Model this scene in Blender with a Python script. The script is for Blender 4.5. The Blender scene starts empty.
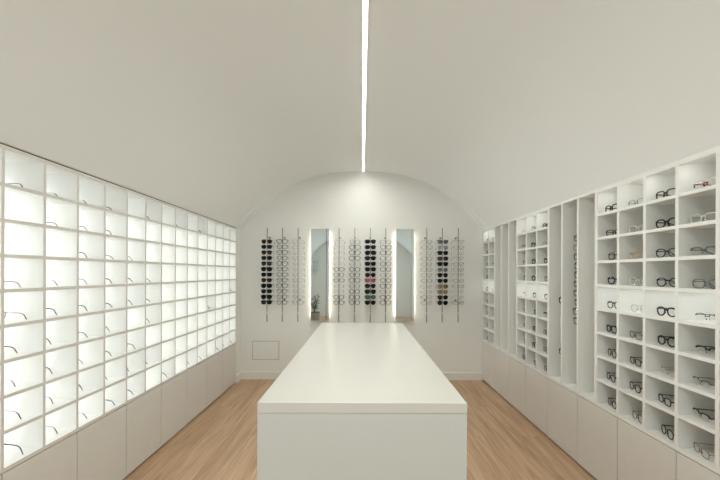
import bpy, bmesh, math, random
from mathutils import Vector, Matrix
random.seed(11)
SC = bpy.context.scene
COL = SC.collection
PI = math.pi

# ------------------------------------------------------------------ materials
def mat(name, col, rough=0.5, metal=0.0, spec=0.5, emit=None, strength=0.0, bump=0.0, bscale=60.0, vary=0.0):
    m = bpy.data.materials.new(name); m.use_nodes = True
    nt = m.node_tree; b = nt.nodes['Principled BSDF']
    b.inputs['Base Color'].default_value = (*col, 1)
    b.inputs['Roughness'].default_value = rough
    b.inputs['Metallic'].default_value = metal
    b.inputs['Specular IOR Level'].default_value = spec
    if emit:
        b.inputs['Emission Color'].default_value = (*emit, 1)
        b.inputs['Emission Strength'].default_value = strength
    if bump or vary:
        tc = nt.nodes.new('ShaderNodeTexCoord')
        n = nt.nodes.new('ShaderNodeTexNoise'); n.inputs['Scale'].default_value = bscale
        n.inputs['Detail'].default_value = 4
        nt.links.new(tc.outputs['Object'], n.inputs['Vector'])
        if bump:
            bp = nt.nodes.new('ShaderNodeBump'); bp.inputs['Strength'].default_value = bump
            bp.inputs['Distance'].default_value = 0.002
            nt.links.new(n.outputs['Fac'], bp.inputs['Height'])
            nt.links.new(bp.outputs['Normal'], b.inputs['Normal'])
        if vary:
            r = nt.nodes.new('ShaderNodeValToRGB')
            r.color_ramp.elements[0].position = 0.35; r.color_ramp.elements[1].position = 0.65
            r.color_ramp.elements[0].color = (*[c * (1 - vary) for c in col], 1)
            r.color_ramp.elements[1].color = (*[min(1, c * (1 + vary)) for c in col], 1)
            nt.links.new(n.outputs['Fac'], r.inputs['Fac'])
            nt.links.new(r.outputs['Color'], b.inputs['Base Color'])
    return m

def glass_mat(name, tint, gloss=0.08, dark=0.0, body=(0.01, 0.01, 0.01)):
    """thin tinted pane: transparent, a little gloss, 'dark' = how much opaque body colour"""
    m = bpy.data.materials.new(name); m.use_nodes = True
    nt = m.node_tree; nt.nodes.clear()
    out = nt.nodes.new('ShaderNodeOutputMaterial')
    tr = nt.nodes.new('ShaderNodeBsdfTransparent'); tr.inputs['Color'].default_value = (*tint, 1)
    gl = nt.nodes.new('ShaderNodeBsdfGlossy'); gl.inputs['Roughness'].default_value = 0.03
    gl.inputs['Color'].default_value = (0.9, 0.9, 0.9, 1)
    df = nt.nodes.new('ShaderNodeBsdfDiffuse'); df.inputs['Color'].default_value = (*body, 1)
    mx0 = nt.nodes.new('ShaderNodeMixShader'); mx0.inputs['Fac'].default_value = dark
    nt.links.new(tr.outputs[0], mx0.inputs[1]); nt.links.new(df.outputs[0], mx0.inputs[2])
    lw = nt.nodes.new('ShaderNodeLayerWeight'); lw.inputs['Blend'].default_value = 0.5
    pw = nt.nodes.new('ShaderNodeMath'); pw.operation = 'POWER'; pw.inputs[1].default_value = 5.0
    nt.links.new(lw.outputs['Facing'], pw.inputs[0])
    fr = nt.nodes.new('ShaderNodeMath'); fr.operation = 'MULTIPLY_ADD'; fr.inputs[1].default_value = 0.5; fr.inputs[2].default_value = gloss * 0.35
    nt.links.new(pw.outputs[0], fr.inputs[0])
    mx = nt.nodes.new('ShaderNodeMixShader')
    nt.links.new(fr.outputs[0], mx.inputs['Fac'])
    nt.links.new(mx0.outputs[0], mx.inputs[1]); nt.links.new(gl.outputs[0], mx.inputs[2])
    nt.links.new(mx.outputs[0], out.inputs['Surface'])
    return m

WHITE = (0.80, 0.79, 0.755)
M = {}
M['paint'] = mat('wall_paint', (0.80, 0.80, 0.775), 0.75, bump=0.05, bscale=90)
M['vault'] = mat('vault_plaster', (0.855, 0.875, 0.875), 0.8, bump=0.08, bscale=40)
M['lacquer'] = mat('white_lacquer', (0.80, 0.79, 0.77), 0.42)
M['shelf'] = mat('shelf_melamine', (0.85, 0.855, 0.84), 0.45)
M['shelf_r'] = mat('shelf_melamine_cool', (0.80, 0.80, 0.775), 0.5)
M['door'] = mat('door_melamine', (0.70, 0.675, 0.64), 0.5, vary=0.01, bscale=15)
M['counter'] = mat('counter_laminate', (0.675, 0.665, 0.63), 0.3)
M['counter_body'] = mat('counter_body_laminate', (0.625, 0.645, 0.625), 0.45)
M['dark_gap'] = mat('dark_plinth_and_gap_shade', (0.05, 0.045, 0.04), 0.7)
M['skirting'] = mat('skirting_paint', (0.78, 0.77, 0.73), 0.45)
M['panel_glow'] = mat('backlight_panel', (0.85, 0.87, 0.85), 0.6, emit=(0.98, 1.0, 0.985), strength=0.94)
M['led'] = mat('led_diffuser', (0.9, 0.9, 0.85), 0.5, emit=(1.0, 0.985, 0.90), strength=2.2)
M['cubby_led'] = mat('cubby_led', (0.9, 0.9, 0.9), 0.5, emit=(0.97, 1.0, 0.97), strength=0.5)
M['top_fill'] = mat('top_cubby_fill', (0.9, 0.9, 0.9), 0.5, emit=(0.99, 1.0, 0.95), strength=14)
M['halo_led'] = mat('mirror_halo_led', (0.9, 0.9, 0.85), 0.5, emit=(1.0, 0.93, 0.76), strength=8)
M['alu'] = mat('brushed_aluminium', (0.62, 0.63, 0.62), 0.35, metal=0.9)
M['white_alu'] = mat('white_powder_coat', (0.78, 0.78, 0.75), 0.4)
M['steel'] = mat('rod_steel', (0.33, 0.33, 0.32), 0.4, metal=0.7)
M['dark_metal'] = mat('dark_metal', (0.06, 0.06, 0.06), 0.4, metal=0.5)
M['mirror'] = mat('mirror_silver', (0.72, 0.81, 0.85), 0.02, metal=1.0)
M['glass'] = glass_mat('window_glass', (0.93, 0.96, 0.95))
M['leaf'] = mat('leaf_green', (0.03, 0.09, 0.03), 0.45, vary=0.3, bscale=30)
M['pot'] = mat('terracotta_grey', (0.35, 0.34, 0.32), 0.8, bump=0.2)
M['soil'] = mat('potting_soil', (0.04, 0.03, 0.02), 0.9, bump=0.5)
M['stone'] = mat('pavement_stone', (0.45, 0.44, 0.42), 0.9, bump=0.2, vary=0.1, bscale=8)

def floor_mat():
    m = bpy.data.materials.new('oak_planks'); m.use_nodes = True
    nt = m.node_tree; N = nt.nodes; L = nt.links; b = N['Principled BSDF']
    tc = N.new('ShaderNodeTexCoord')
    mp = N.new('ShaderNodeMapping'); mp.inputs['Rotation'].default_value = (0, 0, PI / 2)
    L.new(tc.outputs['Object'], mp.inputs['Vector'])
    br = N.new('ShaderNodeTexBrick')
    br.inputs['Scale'].default_value = 1.0
    br.inputs['Brick Width'].default_value = 1.9; br.inputs['Row Height'].default_value = 0.19
    br.inputs['Mortar Size'].default_value = 0.0011; br.inputs['Mortar Smooth'].default_value = 0.2
    br.inputs['Color1'].default_value = (0.2, 0.2, 0.2, 1); br.inputs['Color2'].default_value = (0.8, 0.8, 0.8, 1)
    br.inputs['Mortar'].default_value = (0.5, 0.5, 0.5, 1); br.offset = 0.37
    L.new(mp.outputs[0], br.inputs['Vector'])
    # long grain
    mg = N.new('ShaderNodeMapping'); mg.inputs['Scale'].default_value = (14, 0.9, 1)
    L.new(tc.outputs['Object'], mg.inputs['Vector'])
    off = N.new('ShaderNodeVectorMath'); off.operation = 'ADD'
    sc = N.new('ShaderNodeVectorMath'); sc.operation = 'SCALE'; sc.inputs['Scale'].default_value = 7.0
    L.new(br.outputs['Color'], sc.inputs[0]); L.new(mg.outputs[0], off.inputs[0]); L.new(sc.outputs[0], off.inputs[1])
    n1 = N.new('ShaderNodeTexNoise'); n1.inputs['Scale'].default_value = 1.1; n1.inputs['Detail'].default_value = 7
    n1.inputs['Distortion'].default_value = 1.1
    L.new(off.outputs[0], n1.inputs['Vector'])
    mg2 = N.new('ShaderNodeMapping'); mg2.inputs['Scale'].default_value = (90, 3.0, 1)
    L.new(tc.outputs['Object'], mg2.inputs['Vector'])
    n2 = N.new('ShaderNodeTexNoise'); n2.inputs['Scale'].default_value = 1.0; n2.inputs['Detail'].default_value = 5
    L.new(mg2.outputs[0], n2.inputs['Vector'])
    r1 = N.new('ShaderNodeValToRGB')
    e = r1.color_ramp.elements
    e[0].position = 0.30; e[0].color = (0.42, 0.26, 0.155, 1)
    e[1].position = 0.72; e[1].color = (0.63, 0.445, 0.295, 1)
    mid = e.new(0.52); mid.color = (0.545, 0.365, 0.232, 1)
    L.new(n1.outputs['Fac'], r1.inputs['Fac'])
    r2 = N.new('ShaderNodeValToRGB')
    r2.color_ramp.elements[0].position = 0.3; r2.color_ramp.elements[0].color = (0.82, 0.80, 0.78, 1)
    r2.color_ramp.elements[1].position = 0.65; r2.color_ramp.elements[1].color = (1.06, 1.05, 1.04, 1)
    L.new(n2.outputs['Fac'], r2.inputs['Fac'])
    mu = N.new('ShaderNodeMixRGB'); mu.blend_type = 'MULTIPLY'; mu.inputs['Fac'].default_value = 1.0
    L.new(r1.outputs['Color'], mu.inputs[1]); L.new(r2.outputs['Color'], mu.inputs[2])
    # per-plank tone
    r3 = N.new('ShaderNodeValToRGB')
    r3.color_ramp.elements[0].color = (0.90, 0.89, 0.88, 1); r3.color_ramp.elements[1].color = (1.07, 1.07, 1.06, 1)
    L.new(br.outputs['Color'], r3.inputs['Fac'])
    mu2 = N.new('ShaderNodeMixRGB'); mu2.blend_type = 'MULTIPLY'; mu2.inputs['Fac'].default_value = 1.0
    L.new(mu.outputs[0], mu2.inputs[1]); L.new(r3.outputs['Color'], mu2.inputs[2])
    # seams
    mu3 = N.new('ShaderNodeMixRGB'); mu3.blend_type = 'MIX'
    mu3.inputs[2].default_value = (0.30, 0.20, 0.13, 1)
    L.new(br.outputs['Fac'], mu3.inputs['Fac']); L.new(mu2.outputs[0], mu3.inputs[1])
    L.new(mu3.outputs[0], b.inputs['Base Color'])
    b.inputs['Roughness'].default_value = 0.42
    bp = N.new('ShaderNodeBump'); bp.inputs['Strength'].default_value = 0.12; bp.inputs['Distance'].default_value = 0.001
    L.new(n2.outputs['Fac'], bp.inputs['Height']); L.new(bp.outputs['Normal'], b.inputs['Normal'])
    return m
M['oak'] = floor_mat()

# ------------------------------------------------------------------ mesh helpers
def box(bm, x0, x1, y0, y1, z0, z1):
    v = [bm.verts.new(p) for p in ((x0,y0,z0),(x1,y0,z0),(x1,y1,z0),(x0,y1,z0),(x0,y0,z1),(x1,y0,z1),(x1,y1,z1),(x0,y1,z1))]
    for f in ((3,2,1,0),(4,5,6,7),(0,1,5,4),(1,2,6,5),(2,3,7,6),(3,0,4,7)):
        bm.faces.new([v[i] for i in f])

def sweep(bm, pts, radii, axis_a=None, n=8, closed=False, caps=True):
    """tube along pts; radii = list of (ra, rb): ra along the in-plane normal, rb along the binormal hint axis_a"""
    P = [Vector(p) for p in pts]; K = len(P); rings = []
    for i in range(K):
        if closed: t = P[(i + 1) % K] - P[i - 1]
        else: t = P[min(i + 1, K - 1)] - P[max(i - 1, 0)]
        t.normalize()
        hint = Vector(axis_a) if axis_a else (Vector((0, 0, 1)) if abs(t.z) < 0.9 else Vector((1, 0, 0)))
        nrm = t.cross(hint)
        if nrm.length < 1e-6: nrm = t.orthogonal()
        nrm.normalize(); bn = nrm.cross(t).normalized()
        ra, rb = radii[i] if isinstance(radii, list) else radii
        rings.append([bm.verts.new(P[i] + nrm * ra * math.cos(2*PI*k/n + PI/n) + bn * rb * math.sin(2*PI*k/n + PI/n)) for k in range(n)])
    for i in range(K if closed else K - 1):
        a, b = rings[i], rings[(i + 1) % K]
        for k in range(n):
            bm.faces.new((a[k], a[(k+1) % n], b[(k+1) % n], b[k]))
    if not closed and caps:
        bm.faces.new(rings[0][::-1]); bm.faces.new(rings[-1])

def cyl(bm, p0, p1, r, n=16): sweep(bm, [p0, p1], (r, r), n=n)

def mesh_of(bm, name, m, smooth=False, bevel=0.0):
    bmesh.ops.recalc_face_normals(bm, faces=bm.faces[:])
    if bevel:
        bmesh.ops.bevel(bm, geom=bm.edges[:], offset=bevel, segments=2, affect='EDGES', profile=0.6)
    me = bpy.data.meshes.new(name); bm.to_mesh(me); bm.free()
    me.materials.append(m)
    if smooth:
        for p in me.polygons: p.use_smooth = True
    return me

def link(name, me, parent=None, loc=(0, 0, 0)):
    o = bpy.data.objects.new(name, me); COL.objects.link(o); o.location = loc
    if parent: o.parent = parent
    return o

def obj(name, bm, m, parent=None, smooth=False, bevel=0.0, loc=(0,0,0)):
    return link(name, mesh_of(bm, name, m, smooth, bevel), parent, loc)

def boxobj(name, dims, m, parent=None, bevel=0.0):
    """dims in world metres, origin put at the middle of the base"""
    x0, x1, y0, y1, z0, z1 = dims
    cx, cy = (x0 + x1) / 2, (y0 + y1) / 2
    bm = bmesh.new(); box(bm, x0 - cx, x1 - cx, y0 - cy, y1 - cy, 0, z1 - z0)
    loc = Vector((cx, cy, z0))
    if parent: loc = loc - abs_loc(parent)
    return obj(name, bm, m, parent, bevel=bevel, loc=loc)

def abs_loc(o):
    l = Vector(o.location)
    while o.parent: o = o.parent; l += Vector(o.location)
    return l

def tag(o, label, cat, group=None):
    o['label'] = label; o['category'] = cat
    if group: o['group'] = group
    return o

def thing(name, label, cat, loc=(0, 0, 0), rz=0.0, group=None):
    o = bpy.data.objects.new(name, None); COL.objects.link(o)
    o.empty_display_size = 0.05
    o.location = loc; o.rotation_euler = (0, 0, rz)
    return tag(o, label, cat, group)

def structure(o): o['kind'] = 'structure'; return o

def dup(root, loc, rz, label, group):
    r = root.copy(); COL.objects.link(r); r.location = loc; r.rotation_euler = (0, 0, rz)
    r['label'] = label; r['group'] = group
    for ch in root.children:
        c = ch.copy(); COL.objects.link(c); c.parent = r
        for g in ch.children:
            d = g.copy(); COL.objects.link(d); d.parent = c
    return r

# ------------------------------------------------------------------ room frame (camera at x=0, y=0)
F = 370.0; VX, VY, EYE = 362.0, 273.0, 1.40          # pixels per unit slope, vanishing point, eye height
YB = 4.864                                           # back wall
YR = -2.3                                            # rear wall behind the camera
XL, XR = -1.59, 1.583
SPR, RISE = 1.97, 0.764                              # vault springing and rise
NIB = 4.672                                          # the backlit unit ends here, a short nib of wall follows

def vault_z(x, drop=0.0):
    t = min(1.0, abs(x) / 1.59)
    return SPR + RISE * (1 - t ** 2.55) - drop * min(1, t ** 3 * 1.3)

# floor
structure(boxobj('floor', (-2.06, 2.06, YR - 0.15, YB + 0.15, -0.12, 0.0), M['oak']))

# vaulted ceiling, extruded along y; a thin step marks the last strip before the back wall
def vault():
    bm = bmesh.new()
    def profile(drop):
        xs = [-1.59 * math.cos(PI * k / 64) for k in range(65)]
        return [(-2.06, SPR)] + [(x, vault_z(x, drop) if abs(x) < 1.5899 else SPR) for x in xs] + [(2.06, SPR)]
    def strip(y0, y1, d0, d1):
        a = [bm.verts.new((x, y0, z)) for x, z in profile(d0)]
        b = [bm.verts.new((x, y1, z)) for x, z in profile(d1)]
        for i in range(len(a) - 1): bm.faces.new((a[i], b[i], b[i+1], a[i+1]))
    strip(YR - 0.15, NIB - 0.012, 0, 0)
    strip(NIB - 0.012, NIB, 0, 0.012)
    strip(NIB, YB + 0.15, 0.012, 0.012)
    box(bm, -2.06, 2.06, YR - 0.15, YB + 0.15, 2.95, 3.05)
    box(bm, -2.16, -2.06, YR - 0.15, YB + 0.15, SPR, 3.05)
    box(bm, 2.06, 2.16, YR - 0.15, YB + 0.15, SPR, 3.05)
    me = mesh_of(bm, 'ceiling', M['vault'])
    for p in me.polygons: p.use_smooth = abs(p.normal.y) < 0.5 and p.center.z < 2.9
    return structure(link('ceiling', me))
vault()

LN = 0.773            # where the built-in units start, beside the camera
RN = 4.856 - 0.2139 * 18
# side walls: a deep recess holds each built-in unit
bm = bmesh.new()
box(bm, -2.06, -1.93, YR, YB, 0, SPR)
box(bm, -1.93, XL, NIB, YB, 0, SPR)
box(bm, -1.93, XL, YR, LN - 0.006, 0, SPR)
structure(obj('wall_left', bm, M['paint']))
bm = bmesh.new()
box(bm, 1.93, 2.06, YR, YB, 0, SPR)
box(bm, XR, 1.93, YR, RN - 0.006, 0, SPR)
structure(obj('wall_right', bm, M['paint']))
structure(boxobj('gap_shade_1', (-1.93, XL - 0.004, LN - 0.006, NIB, 1.9635, 1.9695), M['dark_gap']))  # dark strip laid in the gap to paint its shadow line
structure(boxobj('wall_back', (-2.06, 2.06, YB, YB + 0.13, 0, 2.96), M['paint']))

# rear wall behind the camera: a middle glazed door and two windows
bm = bmesh.new()
holes = [(-1.58, -1.42, 1.48, 1.78), (-0.95, 0.95, 0.0, 2.30)]
xs = [-2.06] + [v for h in holes for v in h[:2]] + [2.06]
for i in range(0, len(xs), 2): box(bm, xs[i], xs[i+1], YR - 0.13, YR, 0, 2.96)
for x0, x1, z0, z1 in holes:
    if z0 > 0: box(bm, x0, x1, YR - 0.13, YR, 0, z0)
    box(bm, x0, x1, YR - 0.13, YR, z1, 2.96)
structure(obj('wall_rear', bm, M['paint']))
def window(name, x0, x1, z0, z1, handle=False):
    bm = bmesh.new(); t = 0.05 if handle else 0.025
    for a in ((x0, x0 + t, z0, z1), (x1 - t, x1, z0, z1), (x0 + t, x1 - t, z0, z0 + t), (x0 + t, x1 - t, z1 - t, z1)):
        box(bm, a[0], a[1], YR - 0.10, YR - 0.05, a[2], a[3])
    w = structure(obj(name, bm, M['dark_metal'] if handle else M['white_alu']))
    bm = bmesh.new(); box(bm, x0 + t, x1 - t, YR - 0.08, YR - 0.074, z0 + t, z1 - t)
    obj('glass_pane', bm, M['glass'], w)
    bm = bmesh.new()
    if handle:
        cyl(bm, (x1 - 0.09, YR - 0.03, 0.9), (x1 - 0.09, YR - 0.03, 1.3), 0.012)
        cyl(bm, (x1 - 0.09, YR - 0.06, 1.0), (x1 - 0.09, YR - 0.03, 1.0), 0.008)
        cyl(bm, (x1 - 0.09, YR - 0.06, 1.2), (x1 - 0.09, YR - 0.03, 1.2), 0.008)
        obj('handle', bm, M['alu'], w, smooth=True)
    else:
        box(bm, x0 - 0.03, x1 + 0.03, YR - 0.05, YR + 0.04, z0 - 0.03, z0)
        obj('sill', bm, M['white_alu'], w)
window('window_1', *holes[0]); window('door_1', *holes[1], handle=True)
structure(boxobj('pavement', (-6, 6, YR - 8, YR - 0.16, -0.14, -0.02), M['stone']))

# skirting
def skirt(name, x0, x1, y0, y1, axis):
    bm = bmesh.new(); h, c = 0.104, 0.010
    if axis == 'x':      # runs along x on the back wall; front face at y0
        prof = [(y1, 0), (y0, 0), (y0, h - c), (y0 + c * 0.7, h), (y1, h)]
        a = [bm.verts.new((x0, p, z)) for p, z in prof]; b = [bm.verts.new((x1, p, z)) for p, z in prof]
    else:                # runs along y on the left nib; front face at x1
        prof = [(x0, 0), (x1, 0), (x1, h - c), (x1 - c * 0.7, h), (x0, h)]
        a = [bm.verts.new((p, y0, z)) for p, z in prof]; b = [bm.verts.new((p, y1, z)) for p, z in prof]
    bm.faces.new(a); bm.faces.new(b[::-1])
    for i in range(5): bm.faces.new((a[i], b[i], b[(i+1) % 5], a[(i+1) % 5]))
    structure(obj(name, bm, M['skirting']))
skirt('baseboard_back', XL + 0.015, XR - 0.001, YB - 0.014, YB, 'x')
skirt('baseboard_left', XL, XL + 0.014, NIB + 0.002, YB, 'y')

# ------------------------------------------------------------------ linear ceiling lamp
t = thing('linear_ceiling_lamp', 'long thin white linear lamp running down the crown of the vault', 'ceiling lamp', (0.012, (YR + YB) / 2, vault_z(0)))
LL = (YB - YR) / 2 - 0.004
bm = bmesh.new(); box(bm, -0.016, 0.016, -LL + 0.3, LL - 0.03, -0.008, 0.004); obj('housing', bm, M['white_alu'], t)
bm = bmesh.new(); box(bm, -0.012, 0.012, -LL + 0.31, LL - 0.034, -0.0105, -0.0082); obj('diffuser', bm, M['led'], t)

# ------------------------------------------------------------------ counter in the middle
CX0, CX1, CY0, CY1, CZ = -0.425, 0.431, 1.508, 3.92, 0.870
t = thing('display_counter', 'long plain white counter standing in the middle of the oak floor', 'counter', ((CX0 + CX1) / 2, (CY0 + CY1) / 2, 0))
boxobj('countertop', (CX0, CX1, CY0, CY1, CZ - 0.041, CZ), M['counter'], t, bevel=0.0018)
boxobj('seam_strip', (CX0 + 0.004, CX1 - 0.004, CY0 + 0.004, CY1 - 0.004, CZ - 0.0445, CZ - 0.041), M['counter_body'], t)
boxobj('body', (CX0 + 0.0005, CX1 - 0.0005, CY0 + 0.0005, CY1 - 0.0005, 0.0, CZ - 0.0445), M['counter_body'], t, bevel=0.001)

# ------------------------------------------------------------------ wall hatch
hx0, hx1, hz0, hz1 = [(252.5 - VX) * YB / F, (279.5 - VX) * YB / F, EYE + (VY - 360) * YB / F, EYE + (VY - 341.2) * YB / F]
t = thing('access_hatch', 'small flush white wall hatch above the skirting beside the counter', 'wall hatch', ((hx0 + hx1) / 2, YB - 0.001, hz0))
w, h = (hx1 - hx0) / 2, hz1 - hz0
bm = bmesh.new()
for a in ((-w, -w + 0.008, 0, h), (w - 0.008, w, 0, h), (-w + 0.008, w - 0.008, 0, 0.008), (-w + 0.008, w - 0.008, h - 0.008, h)):
    box(bm, a[0], a[1], -0.003, 0.0, a[2], a[3])
obj('frame', bm, mat('hatch_frame_grey', (0.50, 0.49, 0.45), 0.6), t)
bm = bmesh.new(); box(bm, -w + 0.009, w - 0.009, -0.005, -0.0005, 0.009, h - 0.009); obj('door', bm, M['paint'], t)

# ------------------------------------------------------------------ base cabinets
ORD = ['first', 'second', 'third', 'fourth', 'fifth', 'sixth', 'seventh', 'eighth', 'ninth', 'tenth', 'eleventh', 'twelfth', 'thirteenth', 'fourteenth']
def base_cabinet(side, y0, y1, label, top):
    xf = XL if side < 0 else XR
    xb = -1.925 if side < 0 else 1.925
    g = 0.003
    t = thing('base_cabinet', label, 'cabinet', ((xf + xb) / 2, (y0 + y1) / 2, 0), 0, 'handleless cabinets under the backlit grid' if side < 0 else 'handleless cabinets under the cubbies and niches')
    s = side
    def sp(a, b): return (min(a, b), max(a, b))
    boxobj('plinth', (*sp(xf + s * 0.05, xb), y0 + 0.0005, y1 - 0.0005, 0, 0.02), M['dark_gap'], t)
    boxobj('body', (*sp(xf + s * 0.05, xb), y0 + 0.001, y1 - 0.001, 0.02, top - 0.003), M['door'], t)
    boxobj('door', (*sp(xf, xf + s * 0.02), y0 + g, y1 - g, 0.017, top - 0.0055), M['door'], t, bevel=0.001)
LY = [1.638 + 0.2163 * k for k in range(-4, 15)]      # column lines of the backlit grid
k = 0
for i in range(len(LY) - 3, -1, -2):
    if i >= 4:
        lab = '%s cabinet from the back wall, plain white handleless door under the backlit grid' % ORD[k]
    else:
        lab = 'plain white cabinet under the backlit grid, %s' % ('partly cut by the photo edge' if i == 2 else 'beside the camera')
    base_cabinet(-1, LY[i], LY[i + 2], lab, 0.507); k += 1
RY = [4.856 - 0.2139 * i for i in range(19)]          # column lines on the other wall, from the back
for k, i in enumerate(range(0, 18, 2)):
    lab = '%s cabinet from the back wall, plain white handleless door under cubbies and niches' % ORD[k]
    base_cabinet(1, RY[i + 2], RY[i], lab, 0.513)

# ------------------------------------------------------------------ backlit grid
ZB_L, ZT_L = 0.525, 1.945
PL = (ZT_L - ZB_L) / 9
t = thing('backlit_display_grid', 'large white backlit grid of open square cubbies along the wall', 'display shelving', (XL, (LY[0] + LY[-1]) / 2, 0.507))
xb = -1.815; th = 0.008
boxobj('bottom_panel', (xb - 0.012, XL, LY[0] - th, LY[-1] + th - 0.003, 0.507, ZB_L), M['shelf'], t)
boxobj('top_panel', (xb - 0.012, XL, LY[0] - th, LY[-1] + th - 0.003, ZT_L, ZT_L + 0.018), M['shelf'], t)
for y in LY:
    e = 0.003 if y == LY[-1] else 0
    boxobj('divider', (xb, XL, y - th, y + th - e, ZB_L, ZT_L), M['shelf'], t)
for r in range(1, 9):
    z = ZB_L + PL * r
    for i in range(len(LY) - 1):
        pass
    bm = bmesh.new()
    for i in range(len(LY) - 1):
        box(bm, xb - XL, 0, LY[i] + th - (LY[0]+LY[-1])/2, LY[i+1] - th - (LY[0]+LY[-1])/2, z - 0.008 - 0.507, z + 0.008 - 0.507)
    obj('shelf', bm, M['shelf'], t)
boxobj('light_panel', (xb - 0.010, xb, LY[0] - th, LY[-1] + th - 0.003, ZB_L, ZT_L - 0.07), M['panel_glow'], t)
boxobj('back_board', (xb - 0.020, xb - 0.012, LY[0] - th, LY[-1] + th - 0.003, 0.507, ZT_L + 0.018), M['shelf'], t)
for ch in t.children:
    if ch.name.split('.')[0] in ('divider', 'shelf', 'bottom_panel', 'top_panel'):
        ch.data.materials.append(M['door'])  # front edges painted in the darker door colour to stand in for shade
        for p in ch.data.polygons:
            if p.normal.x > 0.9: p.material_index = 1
def cell_l(c, r):   # c from the near visible column, r from the top -> y0, y1, floor height
    return LY[c + 4], LY[c + 5], ZT_L - PL * (r + 1) + (0.008 if r < 8 else 0)

# ------------------------------------------------------------------ cubbies and niches on the other wall
ZB_R, ZT_R = 0.533, 1.952
PR = (ZT_R - ZB_R) / 9
XBK = 1.85
def cubby_unit(i0, i1, label, lit_rows=(4,)):
    ya, yb = RY[i1], RY[i0]                     # near, far
    t = thing('cubby_unit', label, 'display shelving', (XR, (ya + yb) / 2, 0.513))
    sd = 0.0145; d = 0.010
    boxobj('bottom_panel', (XR, XBK, ya + 0.0005, yb - 0.0005, 0.513, ZB_R), M['shelf_r'], t)
    boxobj('top_panel', (XR, XBK, ya + 0.0005, yb - 0.0005, ZT_R, ZT_R + 0.0175), M['shelf_r'], t)
    boxobj('back_panel', (XBK, XBK + 0.008, ya + 0.0005, yb - 0.0005, 0.513, ZT_R + 0.0175), M['shelf_r'], t)
    boxobj('side_panel', (XR, XBK, ya + 0.0005, ya + sd, ZB_R, ZT_R), M['shelf_r'], t)
    boxobj('side_panel', (XR, XBK, yb - sd, yb - 0.0005, ZB_R, ZT_R), M['shelf_r'], t)
    edges = []
    for i in range(i0, i1):
        lo = RY[i + 1] + (sd if i + 1 == i1 else d); hi = RY[i] - (sd if i == i0 else d)
        edges.append((lo, hi))
        if i + 1 < i1: boxobj('divider', (XR, XBK, RY[i + 1] - d, RY[i + 1] + d, ZB_R, ZT_R), M['shelf_r'], t)
    for r in range(1, 9):
        z = ZB_R + PR * r; bm = bmesh.new()
        for lo, hi in edges: box(bm, 0, XBK - XR, lo - (ya + yb) / 2, hi - (ya + yb) / 2, z - 0.009 - 0.513, z + 0.009 - 0.513)
        obj('shelf', bm, M['shelf_r'], t)
    for r in lit_rows:
        z = ZT_R - PR * r - (0.009 if r else 0)
        for lo, hi in edges:
            boxobj('light_strip', (XR + 0.012, XBK - 0.01, lo + 0.03, hi - 0.03, z - 0.0007, z), M['cubby_led'], t)
    for lo, hi in edges:
        boxobj('light_strip', (XR + 0.0125, XR + 0.018, lo + 0.05, hi - 0.05, ZT_R - 0.003, ZT_R), M['top_fill'], t)  # glowing strip added out of sight to brighten the top row
        boxobj('strip_hiding_lip', (XR, XR + 0.011, lo, hi, ZT_R - 0.008, ZT_R), M['shelf_r'], t)  # lip added to hide the strip behind it
    return t
def niche_unit(i0, i1, label):
    ya, yb = RY[i1], RY[i0]
    t = thing('niche_unit', label, 'display shelving', (XR, (ya + yb) / 2, 0.513))
    sd = 0.0145; d = 0.010
    boxobj('bottom_panel', (XR, XBK, ya + 0.0005, yb - 0.0005, 0.513, ZB_R), M['shelf_r'], t)
    boxobj('top_panel', (XR, XBK, ya + 0.0005, yb - 0.0005, ZT_R, ZT_R + 0.0175), M['shelf_r'], t)
    boxobj('back_panel', (XBK, XBK + 0.008, ya + 0.0005, yb - 0.0005, 0.513, ZT_R + 0.0175), M['shelf_r'], t)
    boxobj('side_panel', (XR, XBK, ya + 0.0005, ya + sd, ZB_R, ZT_R), M['shelf_r'], t)
    boxobj('side_panel', (XR, XBK, yb - sd, yb - 0.0005, ZB_R, ZT_R), M['shelf_r'], t)
    for i in range(i0 + 1, i1): boxobj('divider', (XR, XBK, RY[i] - d, RY[i] + d, ZB_R, ZT_R), M['shelf_r'], t)
cubby_unit(0, 2, 'narrow two-column white cubby unit touching the back wall')
niche_unit(2, 5, 'three empty tall white niches between the narrow and three-column cubby units')
cubby_unit(5, 8, 'three-column white cubby unit standing between two sets of tall niches')
niche_unit(8, 11, 'three tall white niches with eyewear rods beside the four-column cubbies')
cubby_unit(11, 18, 'wide white cubby unit nearest the camera with four eyewear-filled columns')

# ------------------------------------------------------------------ eyewear
FM = {
    'black': mat('black_acetate', (0.008, 0.008, 0.009), 0.22),
    'tortoise': mat('tortoise_acetate', (0.055, 0.026, 0.014), 0.22, vary=0.6, bscale=120),
    'redbrown': mat('redbrown_acetate', (0.07, 0.018, 0.016), 0.22, vary=0.4, bscale=120),
    'red': mat('red_acetate', (0.20, 0.014, 0.022), 0.25),
    'clear': mat('crystal_acetate', (0.55, 0.53, 0.48), 0.15),
    'amber': mat('amber_acetate', (0.50, 0.36, 0.22), 0.15),
    'smoke': mat('smoke_acetate', (0.13, 0.14, 0.14), 0.18),
    'gold': mat('gold_metal', (0.42, 0.31, 0.18), 0.3, metal=0.85),
    'silver': mat('silver_metal', (0.42, 0.42, 0.40), 0.3, metal=0.85),
    'blackmetal': mat('black_metal_wire', (0.018, 0.018, 0.018), 0.35, metal=0.3),
    'brownmetal': mat('brown_metal_wire', (0.075, 0.05, 0.035), 0.35, metal=0.4),
    'pink': mat('pink_acetate', (0.45, 0.08, 0.14), 0.22),
    'green': mat('green_acetate', (0.05, 0.15, 0.07), 0.22),
}
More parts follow.
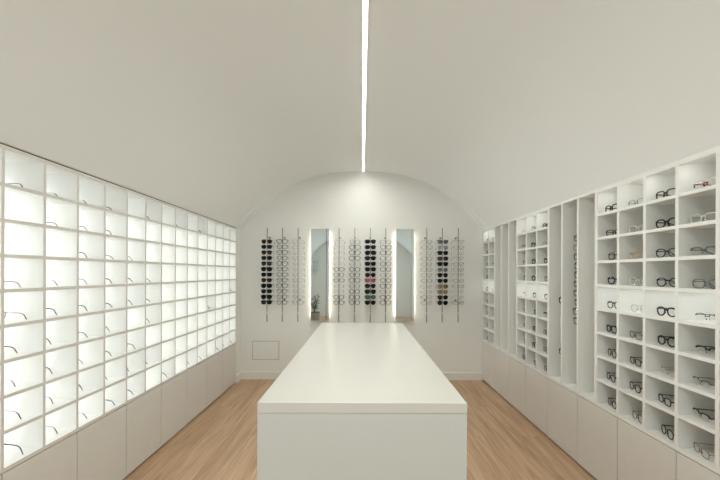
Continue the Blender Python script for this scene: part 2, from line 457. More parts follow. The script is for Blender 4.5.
LM = {
    'plain': glass_mat('optical_lens', (0.985, 0.985, 0.985), 0.06),
    'black': glass_mat('black_sun_lens', (0.06, 0.06, 0.06), 0.05, 0.8, (0.004, 0.004, 0.005)),
    'brown': glass_mat('brown_sun_lens', (0.18, 0.10, 0.06), 0.06, 0.55, (0.05, 0.026, 0.014)),
    'grey': glass_mat('grey_sun_lens', (0.50, 0.51, 0.52), 0.10, 0.45, (0.15, 0.155, 0.16)),
    'pale': glass_mat('pale_grey_sun_lens', (0.75, 0.77, 0.78), 0.10, 0.40, (0.35, 0.36, 0.37)),
    'tan': glass_mat('tan_sun_lens', (0.60, 0.47, 0.36), 0.10, 0.45, (0.24, 0.17, 0.12)),
    'pink': glass_mat('pink_sun_lens', (0.8, 0.35, 0.42), 0.10, 0.45, (0.42, 0.09, 0.15)),
    'green': glass_mat('green_sun_lens', (0.4, 0.6, 0.45), 0.10, 0.45, (0.08, 0.17, 0.09)),
}
# shape: a, b = half width/height of a lens; n = squareness; tp = taper (wider at top); cat = raised outer corner; br = bridge gap
SHAPES = {
    'rectangular': dict(a=.0265, b=.0185, n=3.4, tp=.06, cat=0, br=.017),
    'square':      dict(a=.0265, b=.0205, n=3.0, tp=.08, cat=0, br=.017),
    'round':       dict(a=.0245, b=.0225, n=2.15, tp=.03, cat=0, br=.020),
    'panto':       dict(a=.0255, b=.0220, n=2.3, tp=.10, cat=0, br=.018),
    'cat-eye':     dict(a=.0265, b=.0200, n=2.6, tp=.10, cat=.30, br=.017),
    'aviator':     dict(a=.0285, b=.0235, n=2.5, tp=.14, cat=-.10, br=.014),
}
for _k in list(SHAPES):
    SHAPES[_k + '*'] = dict(SHAPES[_k], a=SHAPES[_k]['a'] * 1.07, b=SHAPES[_k]['b'] * 1.17)     # the larger fronts on the rods
def outline(S, k, n=26, grow=0.0):
    """k = -1/+1 for the two lenses; list of (x, z) about the frame centre line"""
    pts = []
    a, b = S['a'] + grow, S['b'] + grow
    for i in range(n):
        th = 2 * PI * i / n
        c, s = math.cos(th), math.sin(th)
        x = a * math.copysign(abs(c) ** (2 / S['n']), c); z = b * math.copysign(abs(s) ** (2 / S['n']), s)
        x *= 1 + S['tp'] * z / b
        if S['cat'] and x > 0: z += S['cat'] * b * (x / a) ** 2 * (0.5 + 0.5 * z / b)
        pts.append((k * (x + S['a'] + S['br'] / 2), z))
    return pts if k > 0 else pts[::-1]
def bow(x): return 1.1 * x * x
_protos = {}
def eyewear_proto(shape, frame, lens, gauge, rim):
    key = (shape, frame, lens, gauge, rim)
    if key in _protos: return _protos[key]
    S = SHAPES[shape]
    rr, rd = {'bold': (.0040, .0028), 'medium': (.0029, .0024), 'thin': (.0011, .0011), 'wire': (.0015, .0015)}[gauge]
    fm = FM[frame]; zc = S['b'] + rr
    parts = []
    bm = bmesh.new(); b2 = bmesh.new() if frame == 'red' else bm
    for k in (-1, 1):
        o = outline(S, k)
        P = [(x, bow(x), z + zc) for x, z in o]
        if rim == 'full':
            sweep(bm, P, (rr, rd), axis_a=(0, 1, 0), n=6, closed=True)
        else:
            keep = [p for p in sorted(P, key=lambda p: p[0]) if p[2] > zc + (0.25 if rim == 'half' else 0.97) * S['b']]
            if rim == 'half': sweep(bm, keep, (rr * 1.2, rd * 1.2), axis_a=(0, 1, 0), n=6)
        # end piece to the hinge
        xo = max(abs(p[0]) for p in P); zt = zc + 0.52 * S['b'] * (1.35 if S['cat'] > 0 else 1)
        x0 = xo - .003
        if frame != 'red': sweep(bm, [(k * x0, bow(x0), zt), (k * (xo + .003), bow(xo) + .0005, zt), (k * (xo + .0055), bow(xo) + .004, zt)], (rd, rr * 1.3), n=6)
        # nose pad
        xi = S['br'] / 2 - .001
        sweep(b2, [(k * (xi + .001), .001, zc - .002), (k * xi, .004, zc - .005), (k * (xi - .0005), .005, zc - .010)], [(.0008, .0012), (.0014, .0022), (.0008, .0014)], n=6)
    xi = S['br'] / 2 + .0015
    zb = zc + 0.30 * S['b']
    bw = 1.0 if gauge in ('thin', 'wire') else 1.25
    sweep(b2, [(-xi, .0002, zb), (-xi * .45, -.0002, zb + .0025), (0, -.0003, zb + .003), (xi * .45, -.0002, zb + .0025), (xi, .0002, zb)], (rd, rr * bw), axis_a=(0, 0, 1), n=6)
    if shape.startswith('aviator'):
        zb2 = zc + 0.85 * S['b']
        sweep(bm, [(-xi - .004, .0002, zb2), (0, -.0002, zb2 + .001), (xi + .004, .0002, zb2)], (rd, rr), axis_a=(0, 0, 1), n=6)
    if frame == 'red':
        for k in (-1, 1):        # red inner corners and outer corners
            sweep(b2, [(k * (S['br'] / 2 + .001), 0, zc - .35 * S['b']), (k * (S['br'] / 2 + .0005), 0, zc), (k * (S['br'] / 2 + .002), 0, zc + .55 * S['b'])], (.0026, .0030), axis_a=(0, 1, 0), n=6)
            xo = max(abs(p[0]) for p in outline(S, 1))
            b3 = bmesh.new()
            sweep(b3, [(k * (xo - .001), bow(xo), zc - .2 * S['b']), (k * xo, bow(xo), zc + .3 * S['b']), (k * (xo - .001), bow(xo), zc + .75 * S['b'])], (.0026, .0026), axis_a=(0, 1, 0), n=6)
            sweep(b3, [(k * (xo - .003), bow(xo - .003), zt), (k * (xo + .003), bow(xo) + .0005, zt), (k * (xo + .0055), bow(xo) + .004, zt)], (rd, rr * 1.3), n=6)
            parts.append(('corner', mesh_of(b3, 'corner', fm, True), None))
        parts.append(('bridge', mesh_of(b2, 'bridge', fm, True), None))
    parts.append(('front_frame', mesh_of(bm, 'front_frame', FM['clear'] if frame == 'red' else fm, True), None))
    for k in (-1, 1):
        bm = bmesh.new(); o = outline(S, k, 26, -rr * 0.4)
        cx = k * (S['a'] + S['br'] / 2)
        for sgn, off in ((1, .0007), (-1, -.0007)):
            ring0 = [bm.verts.new((x, bow(x) + off, z + zc)) for x, z in o]
            ring1 = [bm.verts.new((cx + (x - cx) * .55, bow(cx + (x - cx) * .55) - .0009 + off, z * .55 + zc)) for x, z in o]
            c = bm.verts.new((cx, bow(cx) - .0013 + off, zc))
            if sgn == 1: first = ring0
            for i in range(len(o)):
                j = (i + 1) % len(o)
                bm.faces.new((ring0[i], ring0[j], ring1[j], ring1[i])); bm.faces.new((ring1[i], ring1[j], c))
        for i in range(len(o)):
            j = (i + 1) % len(o); bm.faces.new((first[i], first[j], ring0[j], ring0[i]))
        parts.append(('lens', mesh_of(bm, 'lens', LM[lens], True), None))
    for k in (-1, 1):
        xo = max(abs(p[0]) for p in outline(S, 1)) + .0055
        zt = zc + 0.52 * S['b'] * (1.35 if S['cat'] > 0 else 1)
        y0 = bow(xo) + .003
        wire = gauge in ('thin', 'wire')
        th, hh = {'bold': (.0018, .0036), 'medium': (.0016, .0029), 'thin': (.0009, .0010), 'wire': (.0011, .0014)}[gauge]
        tt = .0016 if wire else th * 1.1
        # the ear end curves down and in
        bend = [(k * (xo + .001), y0 + .045, zt), (k * xo, y0 + .072, zt - .0006), (k * (xo - .001), y0 + .088, zt - .0028)]
        tip = [(k * (xo - .003), y0 + .100, zt - .0068), (k * (xo - .006), y0 + .111, zt * .60), (k * (xo - .010), y0 + .122, zt * .32), (k * (xo - .013), y0 + .131, tt + .0018)]
        bm = bmesh.new()
        if wire:
            sweep(bm, [(k * xo, y0, zt)] + bend + tip[:1], (th, hh), n=6)
            t_me = mesh_of(bm, 'temple', fm, True)
            bm = bmesh.new(); sweep(bm, [bend[-1]] + tip, [(.0013, .0015), (.0019, .0028), (.0021, .0034), (.0021, .0034), (.0015, .0022)], n=6)
            sub = mesh_of(bm, 'temple_tip', FM['black'] if frame in ('blackmetal', 'black', 'brownmetal') else FM['tortoise'] if frame == 'gold' else FM['smoke'], True)
            parts.append(('temple', t_me, sub))
        else:
            n = 4 + len(tip)
            sweep(bm, [(k * xo, y0, zt)] + bend + tip, [(th, hh * 1.1), (th, hh * .85), (th, hh * .8)] + [(th, hh * .8), (th, hh * .95), (th, hh), (th, hh), (th * .8, hh * .5)], n=6)
            parts.append(('temple', mesh_of(bm, 'temple', fm, True), None))
    _protos[key] = parts
    return parts
_first = {}
def eyewear(shape, frame, lens, gauge, rim, loc, rz, label, group):
    key = (shape, frame, lens, gauge, rim); sun = lens != 'plain'
    if key in _first:
        return dup(_first[key], loc, rz, label, group)
    r = thing('sunglasses' if sun else 'eyeglasses', label, 'sunglasses' if sun else 'eyeglasses', loc, rz, group)
    for nm, me, sub in eyewear_proto(*key):
        p = link(nm, me, r)
        if sub: link('temple_tip', sub, p)
    _first[key] = r
    return r
CN = {'black': 'black', 'tortoise': 'dark brown', 'redbrown': 'reddish brown', 'red': 'red', 'clear': 'clear', 'amber': 'amber',
      'smoke': 'smoky grey', 'gold': 'thin gold', 'silver': 'thin silver', 'blackmetal': 'thin black', 'brownmetal': 'thin brown', 'pink': 'pink', 'green': 'green'}

# --- in the cubbies: (left edge in the photo, shape, frame, gauge, rim, yaw degrees)
R_, Q_, O_, P_, C_ = 'rectangular', 'square', 'round', 'panto', 'cat-eye'
C_UNIT = [
 # column at the niches ... column at the photo edge ; rows from the top
 [(604.3,Q_,'black','bold','full',4),(606,R_,'black','medium','full',5),(610,O_,'black','medium','full',3),(609,P_,'black','bold','full',6),(607.5,P_,'black','medium','full',-4),(607,Q_,'black','bold','full',-3),(608.3,O_,'redbrown','medium','full',-5),(607,P_,'black','medium','full',-6),(608.5,O_,'tortoise','medium','full',-6)],
 [(626,R_,'blackmetal','thin','full',-4),(629,R_,'clear','medium','full',3),(629.5,P_,'amber','medium','full',4),(629.5,O_,'clear','medium','full',5),(631,O_,'silver','thin','full',-2),(630,R_,'brownmetal','wire','full',-4),(630.5,R_,'tortoise','medium','full',-5),(629,O_,'tortoise','medium','full',-6),(633,P_,'brownmetal','wire','full',-6)],
 [(655,Q_,'black','bold','full',-4),(654.5,P_,'black','bold','full',3),(655.5,P_,'black','medium','full',6),(656.5,O_,'black','medium','full',8),(657,P_,'black','bold','full',-4),(658,O_,'black','bold','full',-6),(661,R_,'gold','thin','half',-4),(659,R_,'black','medium','full',-8),(662,P_,'black','medium','full',-8)],
 [(693,C_,'red','medium','half',-4),(690,R_,'clear','bold','full',2),(689,R_,'smoke','medium','half',3),(692,Q_,'smoke','medium','full',8),(695,R_,'blackmetal','wire','half',-4),(695.5,R_,'black','medium','half',-4),(690,R_,'blackmetal','wire','half',-7),(692,R_,'black','medium','half',-8),(694,R_,'tortoise','thin','full',-9)],
]
C_UNIT[0][0] = (604.3,Q_,'black','bold','full',-6)
B_UNIT = [
 [(521,R_,'silver','thin','full',0),(522,R_,'smoke','medium','half',0),(523.4,Q_,'blackmetal','wire','full',0),(524,O_,'black','medium','full',0),(523,R_,'blackmetal','wire','half',0),(522.5,R_,'silver','wire','half',0),(521.3,R_,'blackmetal','wire','half',0),(524.8,O_,'brownmetal','wire','full',0),(523,P_,'blackmetal','wire','full',0)],
 [(530.8,O_,'blackmetal','wire','full',5),(530.2,P_,'black','bold','full',5),(532,O_,'black','bold','full',4),(531.8,P_,'black','bold','full',4),(533,O_,'black','medium','full',0),(535,Q_,'black','medium','full',0),(531,Q_,'black','medium','full',0),(531.2,O_,'black','medium','full',0),(534.4,P_,'black','medium','full',0)],
 [(542,R_,'black','bold','full',0),(542.5,R_,'silver','wire','full',0),(544,P_,'black','bold','full',0),(545.6,O_,'blackmetal','wire','full',0),(545,P_,'smoke','medium','full',0),(543.8,R_,'black','bold','half',0),(543,R_,'blackmetal','wire','full',0),(543,P_,'blackmetal','wire','full',0),(544.7,P_,'brownmetal','wire','full',0)],
]
A_UNIT = [
 [(485.2,Q_,'black','bold','full',0),(485.6,P_,'black','bold','full',0),(485.5,Q_,'black','bold','full',0),(486.2,O_,'black','medium','full',0),(486.4,P_,'black','bold','full',0),(486.2,P_,'black','bold','full',0),(485,P_,'black','bold','full',0),(486,O_,'black','bold','full',0),(485.2,O_,'black','bold','full',0)],
 [(490.8,R_,'smoke','medium','full',0),(492,R_,'silver','wire','full',0),(491.5,R_,'black','medium','half',0),None,(492.3,R_,'silver','thin','full',0),(492,R_,'smoke','medium','half',0),(491.5,P_,'blackmetal','wire','full',0),(492.8,R_,'black','medium','half',0),(493,O_,'silver','wire','full',0)],
]
def fill_cubbies(table, i0, unit_word, group):
    for c, colm in enumerate(table):
        for r, g in enumerate(colm):
            if not g: continue
            xl, shape, frame, gauge, rim, yaw = g
            S = SHAPES[shape]; half = 2 * S['a'] + S['br'] / 2 + .007
            yaw = yaw + random.uniform(-1.5, 1.5) + (6 if r < 5 or (r == 5 and c > 1) else -7)
            xf = XR + 0.044
            ylo, yhi = RY[i0 + c + 1] + .0155, RY[i0 + c] - .0155
            ca = math.cos(math.radians(yaw)); sa = math.sin(math.radians(yaw))
            ye = (xf + .006 - half * sa) * F / (xl - VX)                # far end of the front
            cy = ye - half * ca
            R2 = Matrix.Rotation(-PI / 2 + math.radians(yaw), 2)
            yy = [(R2 @ Vector((sx * (half + dx), dy))).y for sx in (-1, 1) for dx, dy in ((0, 0), (0, .01), (.001, .075), (-.004, .108), (-.012, .136))]
            cy = min(cy, yhi - max(yy) - .002); cy = max(cy, ylo - min(yy) + .002)
            fl = ZT_R - PR * (r + 1) + (0.009 if r < 8 else 0)
            col = c + 1
            what = CN[frame] + (' half-rim' if rim == 'half' else ' bold' if gauge == 'bold' else '')
            lab = '%s %s eyeglasses in %s column, %s row from top' % ('red and clear' if frame == 'red' else what, shape, unit_word[c], ORD[r])
            eyewear(shape, frame, 'plain', gauge, rim, (xf, cy, fl + .0004), -PI / 2 + math.radians(yaw), lab, group)
fill_cubbies(C_UNIT, 11, ["wide cubby unit's " + w for w in ('first', 'second', 'third', 'fourth')], 'eyeglasses in the wide cubby unit')
fill_cubbies(B_UNIT, 5, ["three-column cubby unit's " + w for w in ('back', 'middle', 'front')], 'eyeglasses in the three-column cubby unit')
fill_cubbies(A_UNIT, 0, ["narrow cubby unit's " + w for w in ('back', 'front')], 'eyeglasses in the narrow cubby unit')

# --- in the backlit grid only the ends of the temples show: (column, row, tip px x, tip px y or None, frame, gauge)
L_SET = [
 (0,0,23,None,'blackmetal','wire'),(0,3,15.5,289,'smoke','medium'),(0,4,26.5,322,'blackmetal','wire'),(0,5,15.5,355,'black','medium'),
 (0,6,15,388,'silver','thin'),(0,7,21.5,420.5,'blackmetal','wire'),(0,8,23.5,456,'black','medium'),
 (1,0,53,None,'silver','wire'),(1,1,50.5,None,'smoke','medium'),(1,3,51.5,286,'silver','wire'),(1,4,53,316,'black','medium'),(1,5,48.5,346,'black','medium'),
 (1,6,52,375.5,'black','medium'),(1,7,53.5,405,'blackmetal','wire'),(1,8,58,435,'blackmetal','wire'),
 (2,0,81,None,'silver','wire'),(2,1,87.3,None,'smoke','medium'),(2,2,84.5,None,'black','medium'),(2,3,80,285.5,'smoke','medium'),(2,4,84.5,312,'black','medium'),
 (2,5,86,339,'black','bold'),(2,6,80.3,366,'smoke','medium'),(2,7,81.5,391.3,'black','medium'),(2,8,85.8,420.3,'silver','wire'),
 (3,0,111.8,None,'redbrown','medium'),(3,1,105.5,None,'black','medium'),(3,2,113.4,None,'smoke','medium'),(3,3,105,285,'black','medium'),(3,4,107.6,309,'black','bold'),
 (3,5,105,334,'black','medium'),(3,6,108.8,357.8,'black','medium'),(3,7,105.3,382,'smoke','medium'),(3,8,112.5,408,'black','medium'),
 (4,2,128.8,None,'smoke','medium'),(4,3,127,283,'black','medium'),(4,4,129.3,306,'black','medium'),(4,6,134.6,351.7,'black','medium'),(4,7,127.6,373,'black','medium'),(4,8,131.7,396.5,'black','medium'),
 (5,0,148,None,'black','bold'),(5,3,145.9,282.5,'black','medium'),(5,4,146,303.5,'black','medium'),(5,5,146,325,'black','medium'),(5,7,146.5,365,'black','medium'),
 (6,8,165.7,379.8,'black','medium'),(7,0,177.4,None,'black','medium'),(8,8,189.6,365.5,'smoke','medium'),(9,0,201.6,None,'black','bold'),(9,8,199.2,362.6,'silver','wire'),
 (10,5,210.6,311.3,'black','bold'),(11,8,217,351.6,'black','medium'),(12,8,224.3,347,'black','medium'),(13,4,231.8,291.5,'black','medium'),(13,8,231.3,344.2,'black','medium'),
]
for q, (c, r, xt, yt, frame, gauge) in enumerate(L_SET):
    y0, y1, fl = cell_l(c, r)
    ratio = (VX - xt) / F
    if frame == 'black' and gauge == 'medium': gauge = 'bold'
    shape = random.choice([R_, P_, O_, Q_])
    S = SHAPES[shape]; half = 2 * S['a'] + S['br'] / 2 + .007
    xo = max(abs(p[0]) for p in outline(S, 1)) + .0055
    tip = Vector((xo - .014, bow(xo) + .003 + .131))
    X = 1.63
    if yt and abs(yt - VY) > 60:
        X = ratio * (EYE - fl - .004) * F / (yt - VY)
    X = max(1.606, min(1.68, X))
    z = X / ratio
    th = math.radians(random.uniform(4, 10))
    # local front faces -y; turned so the temples point out to the aisle and a little to the camera
    rz = -PI / 2 - th
    R2 = Matrix.Rotation(rz, 2)
    corners = [R2 @ Vector(v) for v in ((tip.x, tip.y), (-tip.x, tip.y), (half, .006), (-half, .006), (half, .03), (-half, .03), (half+.001, .09), (-half-.001, .09))]
    far_tip = max(corners[:2], key=lambda v: v.y)
    loc = Vector((-X, z)) - far_tip
    ys = [loc.y + v.y for v in corners]
    loc.y += max(0, y0 + .0115 - min(ys)); ys = [loc.y + v.y for v in corners]
    loc.y -= max(0, max(ys) - (y1 - .0115))
    xsx = [loc.x + v.x for v in corners]
    loc.x += max(0, -1.808 - min(xsx))
    lab = '%s eyeglasses, only temple ends showing, %s column, %s row of backlit grid' % (CN[frame], ORD[c], ORD[r])
    eyewear(shape, frame, 'plain', gauge, 'full', (loc.x, loc.y, fl + .0004), rz, lab, 'eyeglasses in the backlit grid')

# ------------------------------------------------------------------ display rods
def rod_parts(n_peg, z_top, z_bot, peg0, off):
    """meshes in local space: the wall is at y=0, the room towards -y, heights in metres above the floor"""
    out = []
    bm = bmesh.new(); sweep(bm, [(0, -off, z_bot), (0, -off, z_top)], (.0058, .0058), n=12); out.append(('pole', mesh_of(bm, 'pole', M['steel'], True)))
    for z in (1.859, 1.046):
        bm = bmesh.new(); cyl(bm, (0, -.006, z), (0, -off + .004, z), .0035, 8); out.append(('wall_arm', mesh_of(bm, 'wall_arm', M['steel'], True)))
        bm = bmesh.new(); cyl(bm, (0, 0, z), (0, -.007, z), .011, 14); out.append(('wall_disc', mesh_of(bm, 'wall_disc', M['dark_metal'], True)))
    bm = bmesh.new(); sweep(bm, [(0, -off, .868), (0, -off, .874), (0, -off, .896), (0, -off, .902)], [(.0062, .0062), (.0085, .0085), (.0085, .0085), (.0062, .0062)], n=12)
    out.append(('lock_collar', mesh_of(bm, 'lock_collar', M['alu'], True)))
    for k in range(n_peg):
        z = peg0 - PEG * k
        bm = bmesh.new(); sweep(bm, [(0, -off - .004, z), (0, -off - .020, z), (0, -off - .0265, z + .0005)], (.0018, .0018), n=6)
        out.append(('peg', mesh_of(bm, 'peg', M['steel'], True)))
    return out
PEG = 0.0705; OFF = 0.135; FRONT = 0.162; Z0 = 1.798
RODP = rod_parts(12, 1.975, 0.772, Z0 + .0045, OFF)
NICHE_DROP = 0.124
NICHEP = rod_parts(14, 1.93, 0.60, Z0 - NICHE_DROP + .0045, 0.178)
def make_rod(x, y, rz, label, group='eyewear rods'):
    t = thing('display_rod', label, 'eyewear rod', (x, y, 0), rz, group)
    for nm, me in (RODP if rz == 0 else NICHEP): link(nm, me, t)
    return t
def hang(shape, frame, lens, gauge, rim, origin, rz, k, label, group, yaw=0.0, front=FRONT, drop=0.0):
    shape += '*'; S = SHAPES[shape]
    rr = {'bold': .0040, 'medium': .0029, 'thin': .0011, 'wire': .0015}[gauge]
    zc = S['b'] + rr; zb = zc + 0.30 * S['b']
    z = Z0 - drop - PEG * k + .0045 + .0018 + rr * 1.3 - .003 - zb     # bridge rests on the peg
    dx, dy = math.sin(rz) * front, -math.cos(rz) * front
    eyewear(shape, frame, lens, gauge, rim, (origin[0] + dx, origin[1] + dy, z), rz + yaw, label, group)
ROD_PX = [267.1, 282.4, 298.0, 339.0, 354.7, 370.3, 385.6, 426.7, 442.3, 458.2]
ROD_WORD = ['outer rod over the wall hatch', 'middle rod of the trio over the hatch', 'rod between hatch trio and plant mirror',
            'first rod between the mirrors', 'second rod between the mirrors', 'third rod between the mirrors', 'fourth rod between the mirrors',
            'first rod past the second mirror', 'middle rod past the second mirror', 'last rod before the cubbies']
ROD_WORD[2] = 'rod beside the first mirror, over the hatch side'
ROD_DESC = ['brown and black sunglasses', 'thin black eyeglasses', 'pale thin eyeglasses', 'pale and black thin eyeglasses', 'thin dark eyeglasses',
            'black sunglasses with one pink pair', 'thin dark eyeglasses', 'thin light eyeglasses', 'black, grey and tan sunglasses', 'thin half-rim eyeglasses']
A_ = 'aviator'
sun1 = [(A_,'gold','brown','wire'),(Q_,'black','black','medium'),(P_,'tortoise','brown','medium'),(Q_,'tortoise','black','medium'),(P_,'redbrown','brown','medium'),(A_,'black','black','medium'),
        (Q_,'black','black','medium'),(P_,'tortoise','brown','medium'),(A_,'black','black','medium'),(Q_,'black','black','medium'),(A_,'tortoise','black','medium'),(Q_,'black','black','bold')]
sun6 = [(Q_,'black','black','bold')] * 2 + [(A_,'black','black','medium')] + [(Q_,'black','black','bold')] * 3 + [(P_,'black','black','medium'),(C_,'pink','pink','medium'),(P_,'black','black','bold'),(A_,'black','black','medium'),(Q_,'green','green','medium'),(P_,'black','black','bold')]
sun9 = [(C_,'smoke','grey','medium'),(P_,'silver','pale','wire'),(Q_,'black','black','bold'),(Q_,'tortoise','brown','medium'),(Q_,'black','black','bold'),(P_,'silver','grey','wire'),
        (O_,'black','black','bold'),(P_,'black','black','medium'),(A_,'gold','tan','wire'),(Q_,'amber','tan','medium'),(P_,'black','black','medium'),(O_,'black','black','bold')]
def clearset(i):
    out = []
    for k in range(12):
        if i == 1: out.append((random.choice([A_, O_, P_, Q_]), 'blackmetal', 'plain', 'medium', 'full'))
        elif i == 2: out.append((random.choice([A_, P_, O_]), 'brownmetal' if k in (7, 10, 11) else 'silver', 'plain', 'thin' if k % 3 else 'wire', 'full'))
        elif i == 3: out.append((random.choice([R_, P_, O_]), 'blackmetal' if k in (5, 6, 7, 10, 11) else 'silver', 'plain', 'medium' if k in (5, 6, 7, 10, 11) else 'thin', 'full' if k in (5, 6, 7, 10, 11) else 'half'))
        elif i == 4: out.append((random.choice([O_, P_, A_]), 'blackmetal' if k != 4 else 'silver', 'plain', 'medium' if k % 4 else 'wire', 'full'))
        elif i == 6: out.append((random.choice([A_, Q_, P_]), random.choice(['blackmetal', 'brownmetal']), 'plain', 'medium' if k % 3 else 'wire', 'full'))
        elif i == 7: out.append((random.choice([P_, O_, Q_]), random.choice(['brownmetal', 'silver', 'blackmetal']), 'plain', 'wire', 'full'))
        else: out.append((random.choice([R_, Q_, P_]), random.choice(['brownmetal', 'silver', 'blackmetal']), 'plain', 'wire', 'full' if k % 3 else 'half'))
    return out
LW = {'black': 'black-lensed', 'brown': 'brown-lensed', 'grey': 'grey-lensed', 'pale': 'pale grey-lensed', 'tan': 'tan-lensed', 'pink': 'pink-lensed', 'green': 'green-lensed'}
for i, px in enumerate(ROD_PX):
    x = (px - VX) * (YB - OFF) / F
    make_rod(x, YB, 0, 'vertical steel %s, holding %s' % (ROD_WORD[i], ROD_DESC[i]), 'eyewear rods on the back wall')
    if i in (0, 5, 8): lst = [(*s, 'full') for s in {0: sun1, 5: sun6, 8: sun9}[i]]
    else: lst = clearset(i)
    for k, (shape, frame, lens, gauge, rim) in enumerate(lst):
        head = (LW[lens] + ' sunglasses') if lens != 'plain' else CN[frame] + ' eyeglasses'
        lab = '%s, %s from top on %s' % (head, ORD[k], ROD_WORD[i])
        hang(shape, frame, lens, gauge, rim, (x, YB), 0, k, lab, ('sunglasses' if lens != 'plain' else 'eyeglasses') + ' on the back wall rods', math.radians(random.uniform(-4, 4)))

# rods in the niches beside the wide cubby unit
def niche_rod(i, label, pairs, front=0.205, shift=0.0):
    y = (RY[i] + RY[i + 1]) / 2 + shift
    make_rod(XBK, y, -PI / 2, label, 'eyewear rods in the niches')
    for k, shape, frame, gauge, yaw, lab in pairs:
        hang(shape, frame, 'plain', gauge, 'full', (XBK, y), -PI / 2, k, lab, 'eyeglasses in the niches', math.radians(yaw), front, NICHE_DROP)
sh = [(R_,'black','medium'),(O_,'blackmetal','wire'),(P_,'black','medium'),(O_,'black','medium'),(P_,'black','bold'),(R_,'smoke','medium'),(R_,'black','medium'),
      (R_,'black','medium'),(Q_,'black','medium'),(P_,'black','medium'),(O_,'black','bold'),(R_,'smoke','medium')]
niche_rod(9, 'vertical steel rod lined with dark eyeglasses in the middle tall niche',
          [(k, s, f, g, random.uniform(-9, 5), '%s %s eyeglasses, %s from top in the middle niche' % (CN[f], s, ORD[k])) for k, (s, f, g) in enumerate(sh[:10])], shift=-0.008)
niche_rod(8, 'mostly hidden steel rod with two dark pairs in the niche beside three-column cubbies',
          [(7, P_, 'black', 'bold', 6, 'upper dark pair just showing in the niche beside the three-column cubbies'),
           (13, R_, 'black', 'medium', 4, 'lower dark pair just showing in the niche beside the three-column cubbies')], shift=-0.022)

# ------------------------------------------------------------------ backlit mirrors
def wall_mirror(cx, label, gap):
    w, z0, z1 = 0.117, 0.781, 1.972
    t = thing('wall_mirror', label, 'mirror', (cx, YB, z0), 0, 'tall mirrors on the back wall'); h = z1 - z0
    def b(nm, dims, m):
        bm = bmesh.new(); box(bm, *dims); return obj(nm, bm, m, t)
    b('mirror_glass', (-w, w - .038, -.064, -.060, 0, h), M['mirror'])
    b('joint', (w - .038, w - .038 + gap, -.0625, -.060, 0, h), M['dark_metal'])
    b('side_mirror', (w - .038 + gap, w, -.064, -.060, 0, h), M['mirror'])
    b('frame', (-w, w, -.060, -.022, 0, h), M['alu'])
    b('backing', (-w + .034, w - .034, -.022, -.001, .02, h - .02), M['white_alu'])
    b('light_strip', (-w + .026, -w + .0335, -.020, -.012, .05, h - .05), M['halo_led'])
    b('light_strip', (w - .0335, w - .026, -.020, -.012, .05, h - .05), M['halo_led'])
wall_mirror(-0.546, 'tall narrow backlit mirror on the hatch side, reflecting a green plant', .007)
wall_mirror(0.558, 'tall narrow backlit mirror on the cubby side, reflecting plain white', .002)

# ------------------------------------------------------------------ plant behind the camera, seen in the mirror
t = thing('potted_plant', 'green leafy pot plant seen only in the mirror on the hatch side', 'plant', (-1.30, -0.55, 0))
bm = bmesh.new(); sweep(bm, [(0,0,0),(0,0,.02),(0,0,.30),(0,0,.32)], [(.11,.11),(.12,.12),(.15,.15),(.15,.15)], n=24); obj('pot', bm, M['pot'], t, smooth=False)
bm = bmesh.new(); sweep(bm, [(0,0,.318),(0,0,.326)], (.138,.138), n=24); obj('soil', bm, M['soil'], t)
bm = bmesh.new(); bl = bmesh.new()
for s in range(9):
    a = s * 2.4; L = random.uniform(.25, .5); lean = random.uniform(.05, .16)
    P = [(lean * u * math.cos(a) * 1.2, lean * u * math.sin(a) * 1.2, .32 + L * u) for u in (0, .35, .7, 1)]
    sweep(bm, P, (.004, .004), n=6)
    for j in range(7):
        u = .25 + .75 * j / 6; c = Vector((lean * u * math.cos(a) * 1.2, lean * u * math.sin(a) * 1.2, .32 + L * u))
        b2 = a + j * 2.3; d = Vector((math.cos(b2), math.sin(b2), random.uniform(.1, .6))).normalized(); sd = d.cross(Vector((0, 0, 1))).normalized()
        ln = random.uniform(.07, .12); w = ln * .28
        rows = [(0, .05), (.25, .8), (.5, 1), (.75, .7), (1, .04)]
        lf = [[bl.verts.new(c + d * ln * q + sd * w * k * s_ + Vector((0, 0, -.25 * ln * q * q + (.012 * abs(s_) * k))) ) for s_ in (-1, 0, 1)] for q, k in rows]
        for r_ in range(4):
            for e in range(2): bl.faces.new((lf[r_][e], lf[r_][e+1], lf[r_+1][e+1], lf[r_+1][e]))
obj('stems', bm, M['leaf'], t, smooth=True)
ol = obj('leaves', bl, M['leaf'], t, smooth=True)
sm = ol.modifiers.new('thick', 'SOLIDIFY'); sm.thickness = .0012

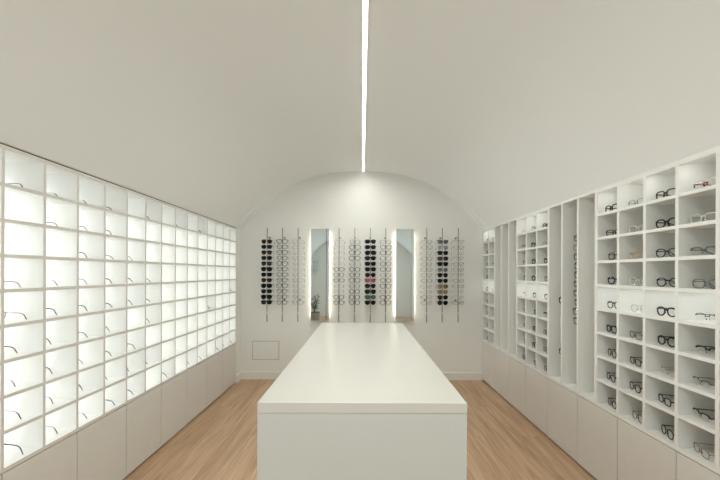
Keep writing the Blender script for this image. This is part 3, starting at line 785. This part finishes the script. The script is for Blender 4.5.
# ------------------------------------------------------------------ daylight through the glazing behind the camera
w = bpy.data.worlds.new('World'); SC.world = w; w.use_nodes = True
w.node_tree.nodes['Background'].inputs['Color'].default_value = (0.9, 0.95, 1.0, 1)
w.node_tree.nodes['Background'].inputs['Strength'].default_value = 0.2
def day(name, x0, x1, z0, z1, power):
    l = bpy.data.lights.new(name, 'AREA'); l.shape = 'RECTANGLE'
    l.size = x1 - x0; l.size_y = z1 - z0; l.energy = power; l.color = (0.86, 0.94, 1.0)
    o = bpy.data.objects.new(name, l); COL.objects.link(o)
    o.location = ((x0 + x1) / 2, YR - 0.2, (z0 + z1) / 2); o.rotation_euler = (PI / 2, 0, 0)
DAY = 3; LEDP = 20
for n, hl in zip(('door_daylight',), holes[1:]):
    day(n, *hl, DAY * (hl[1] - hl[0]) * (hl[3] - hl[2]))

ll = bpy.data.lights.new('linear_lamp_light', 'AREA'); ll.shape = 'RECTANGLE'; ll.size = 0.029; ll.size_y = 2 * LL - 0.56
ll.energy = LEDP; ll.color = (0.985, 1.0, 0.92); ll.spread = math.radians(165)
lo = bpy.data.objects.new('linear_lamp_light', ll); COL.objects.link(lo)
lo.location = (0.012, (YR + YB) / 2 + 0.03, vault_z(0) - 0.0125)

# ------------------------------------------------------------------ camera
cam = bpy.data.cameras.new('camera'); co = bpy.data.objects.new('camera', cam); COL.objects.link(co)
cam.sensor_width = 36.0; cam.lens = 36.0 * F / 720.0
cam.shift_x = (360.0 - VX) / 720.0; cam.shift_y = (VY - 240.0) / 720.0
cam.clip_start = 0.02
co.matrix_world = Matrix.Translation((0, 0, EYE)) @ Matrix.Rotation(PI / 2, 4, 'X') @ Matrix.Rotation(math.radians(0.2), 4, 'Z')
SC.camera = co
vs = SC.view_settings
SC.display_settings.display_device = 'sRGB'
vs.view_transform = 'Standard'; vs.look = 'None'; vs.exposure = 1.2; vs.gamma = 1.0; vs.use_curve_mapping = False
SC.cycles.max_bounces = 14; SC.cycles.diffuse_bounces = 8; SC.cycles.transparent_max_bounces = 24
SC.cycles.use_denoising = True
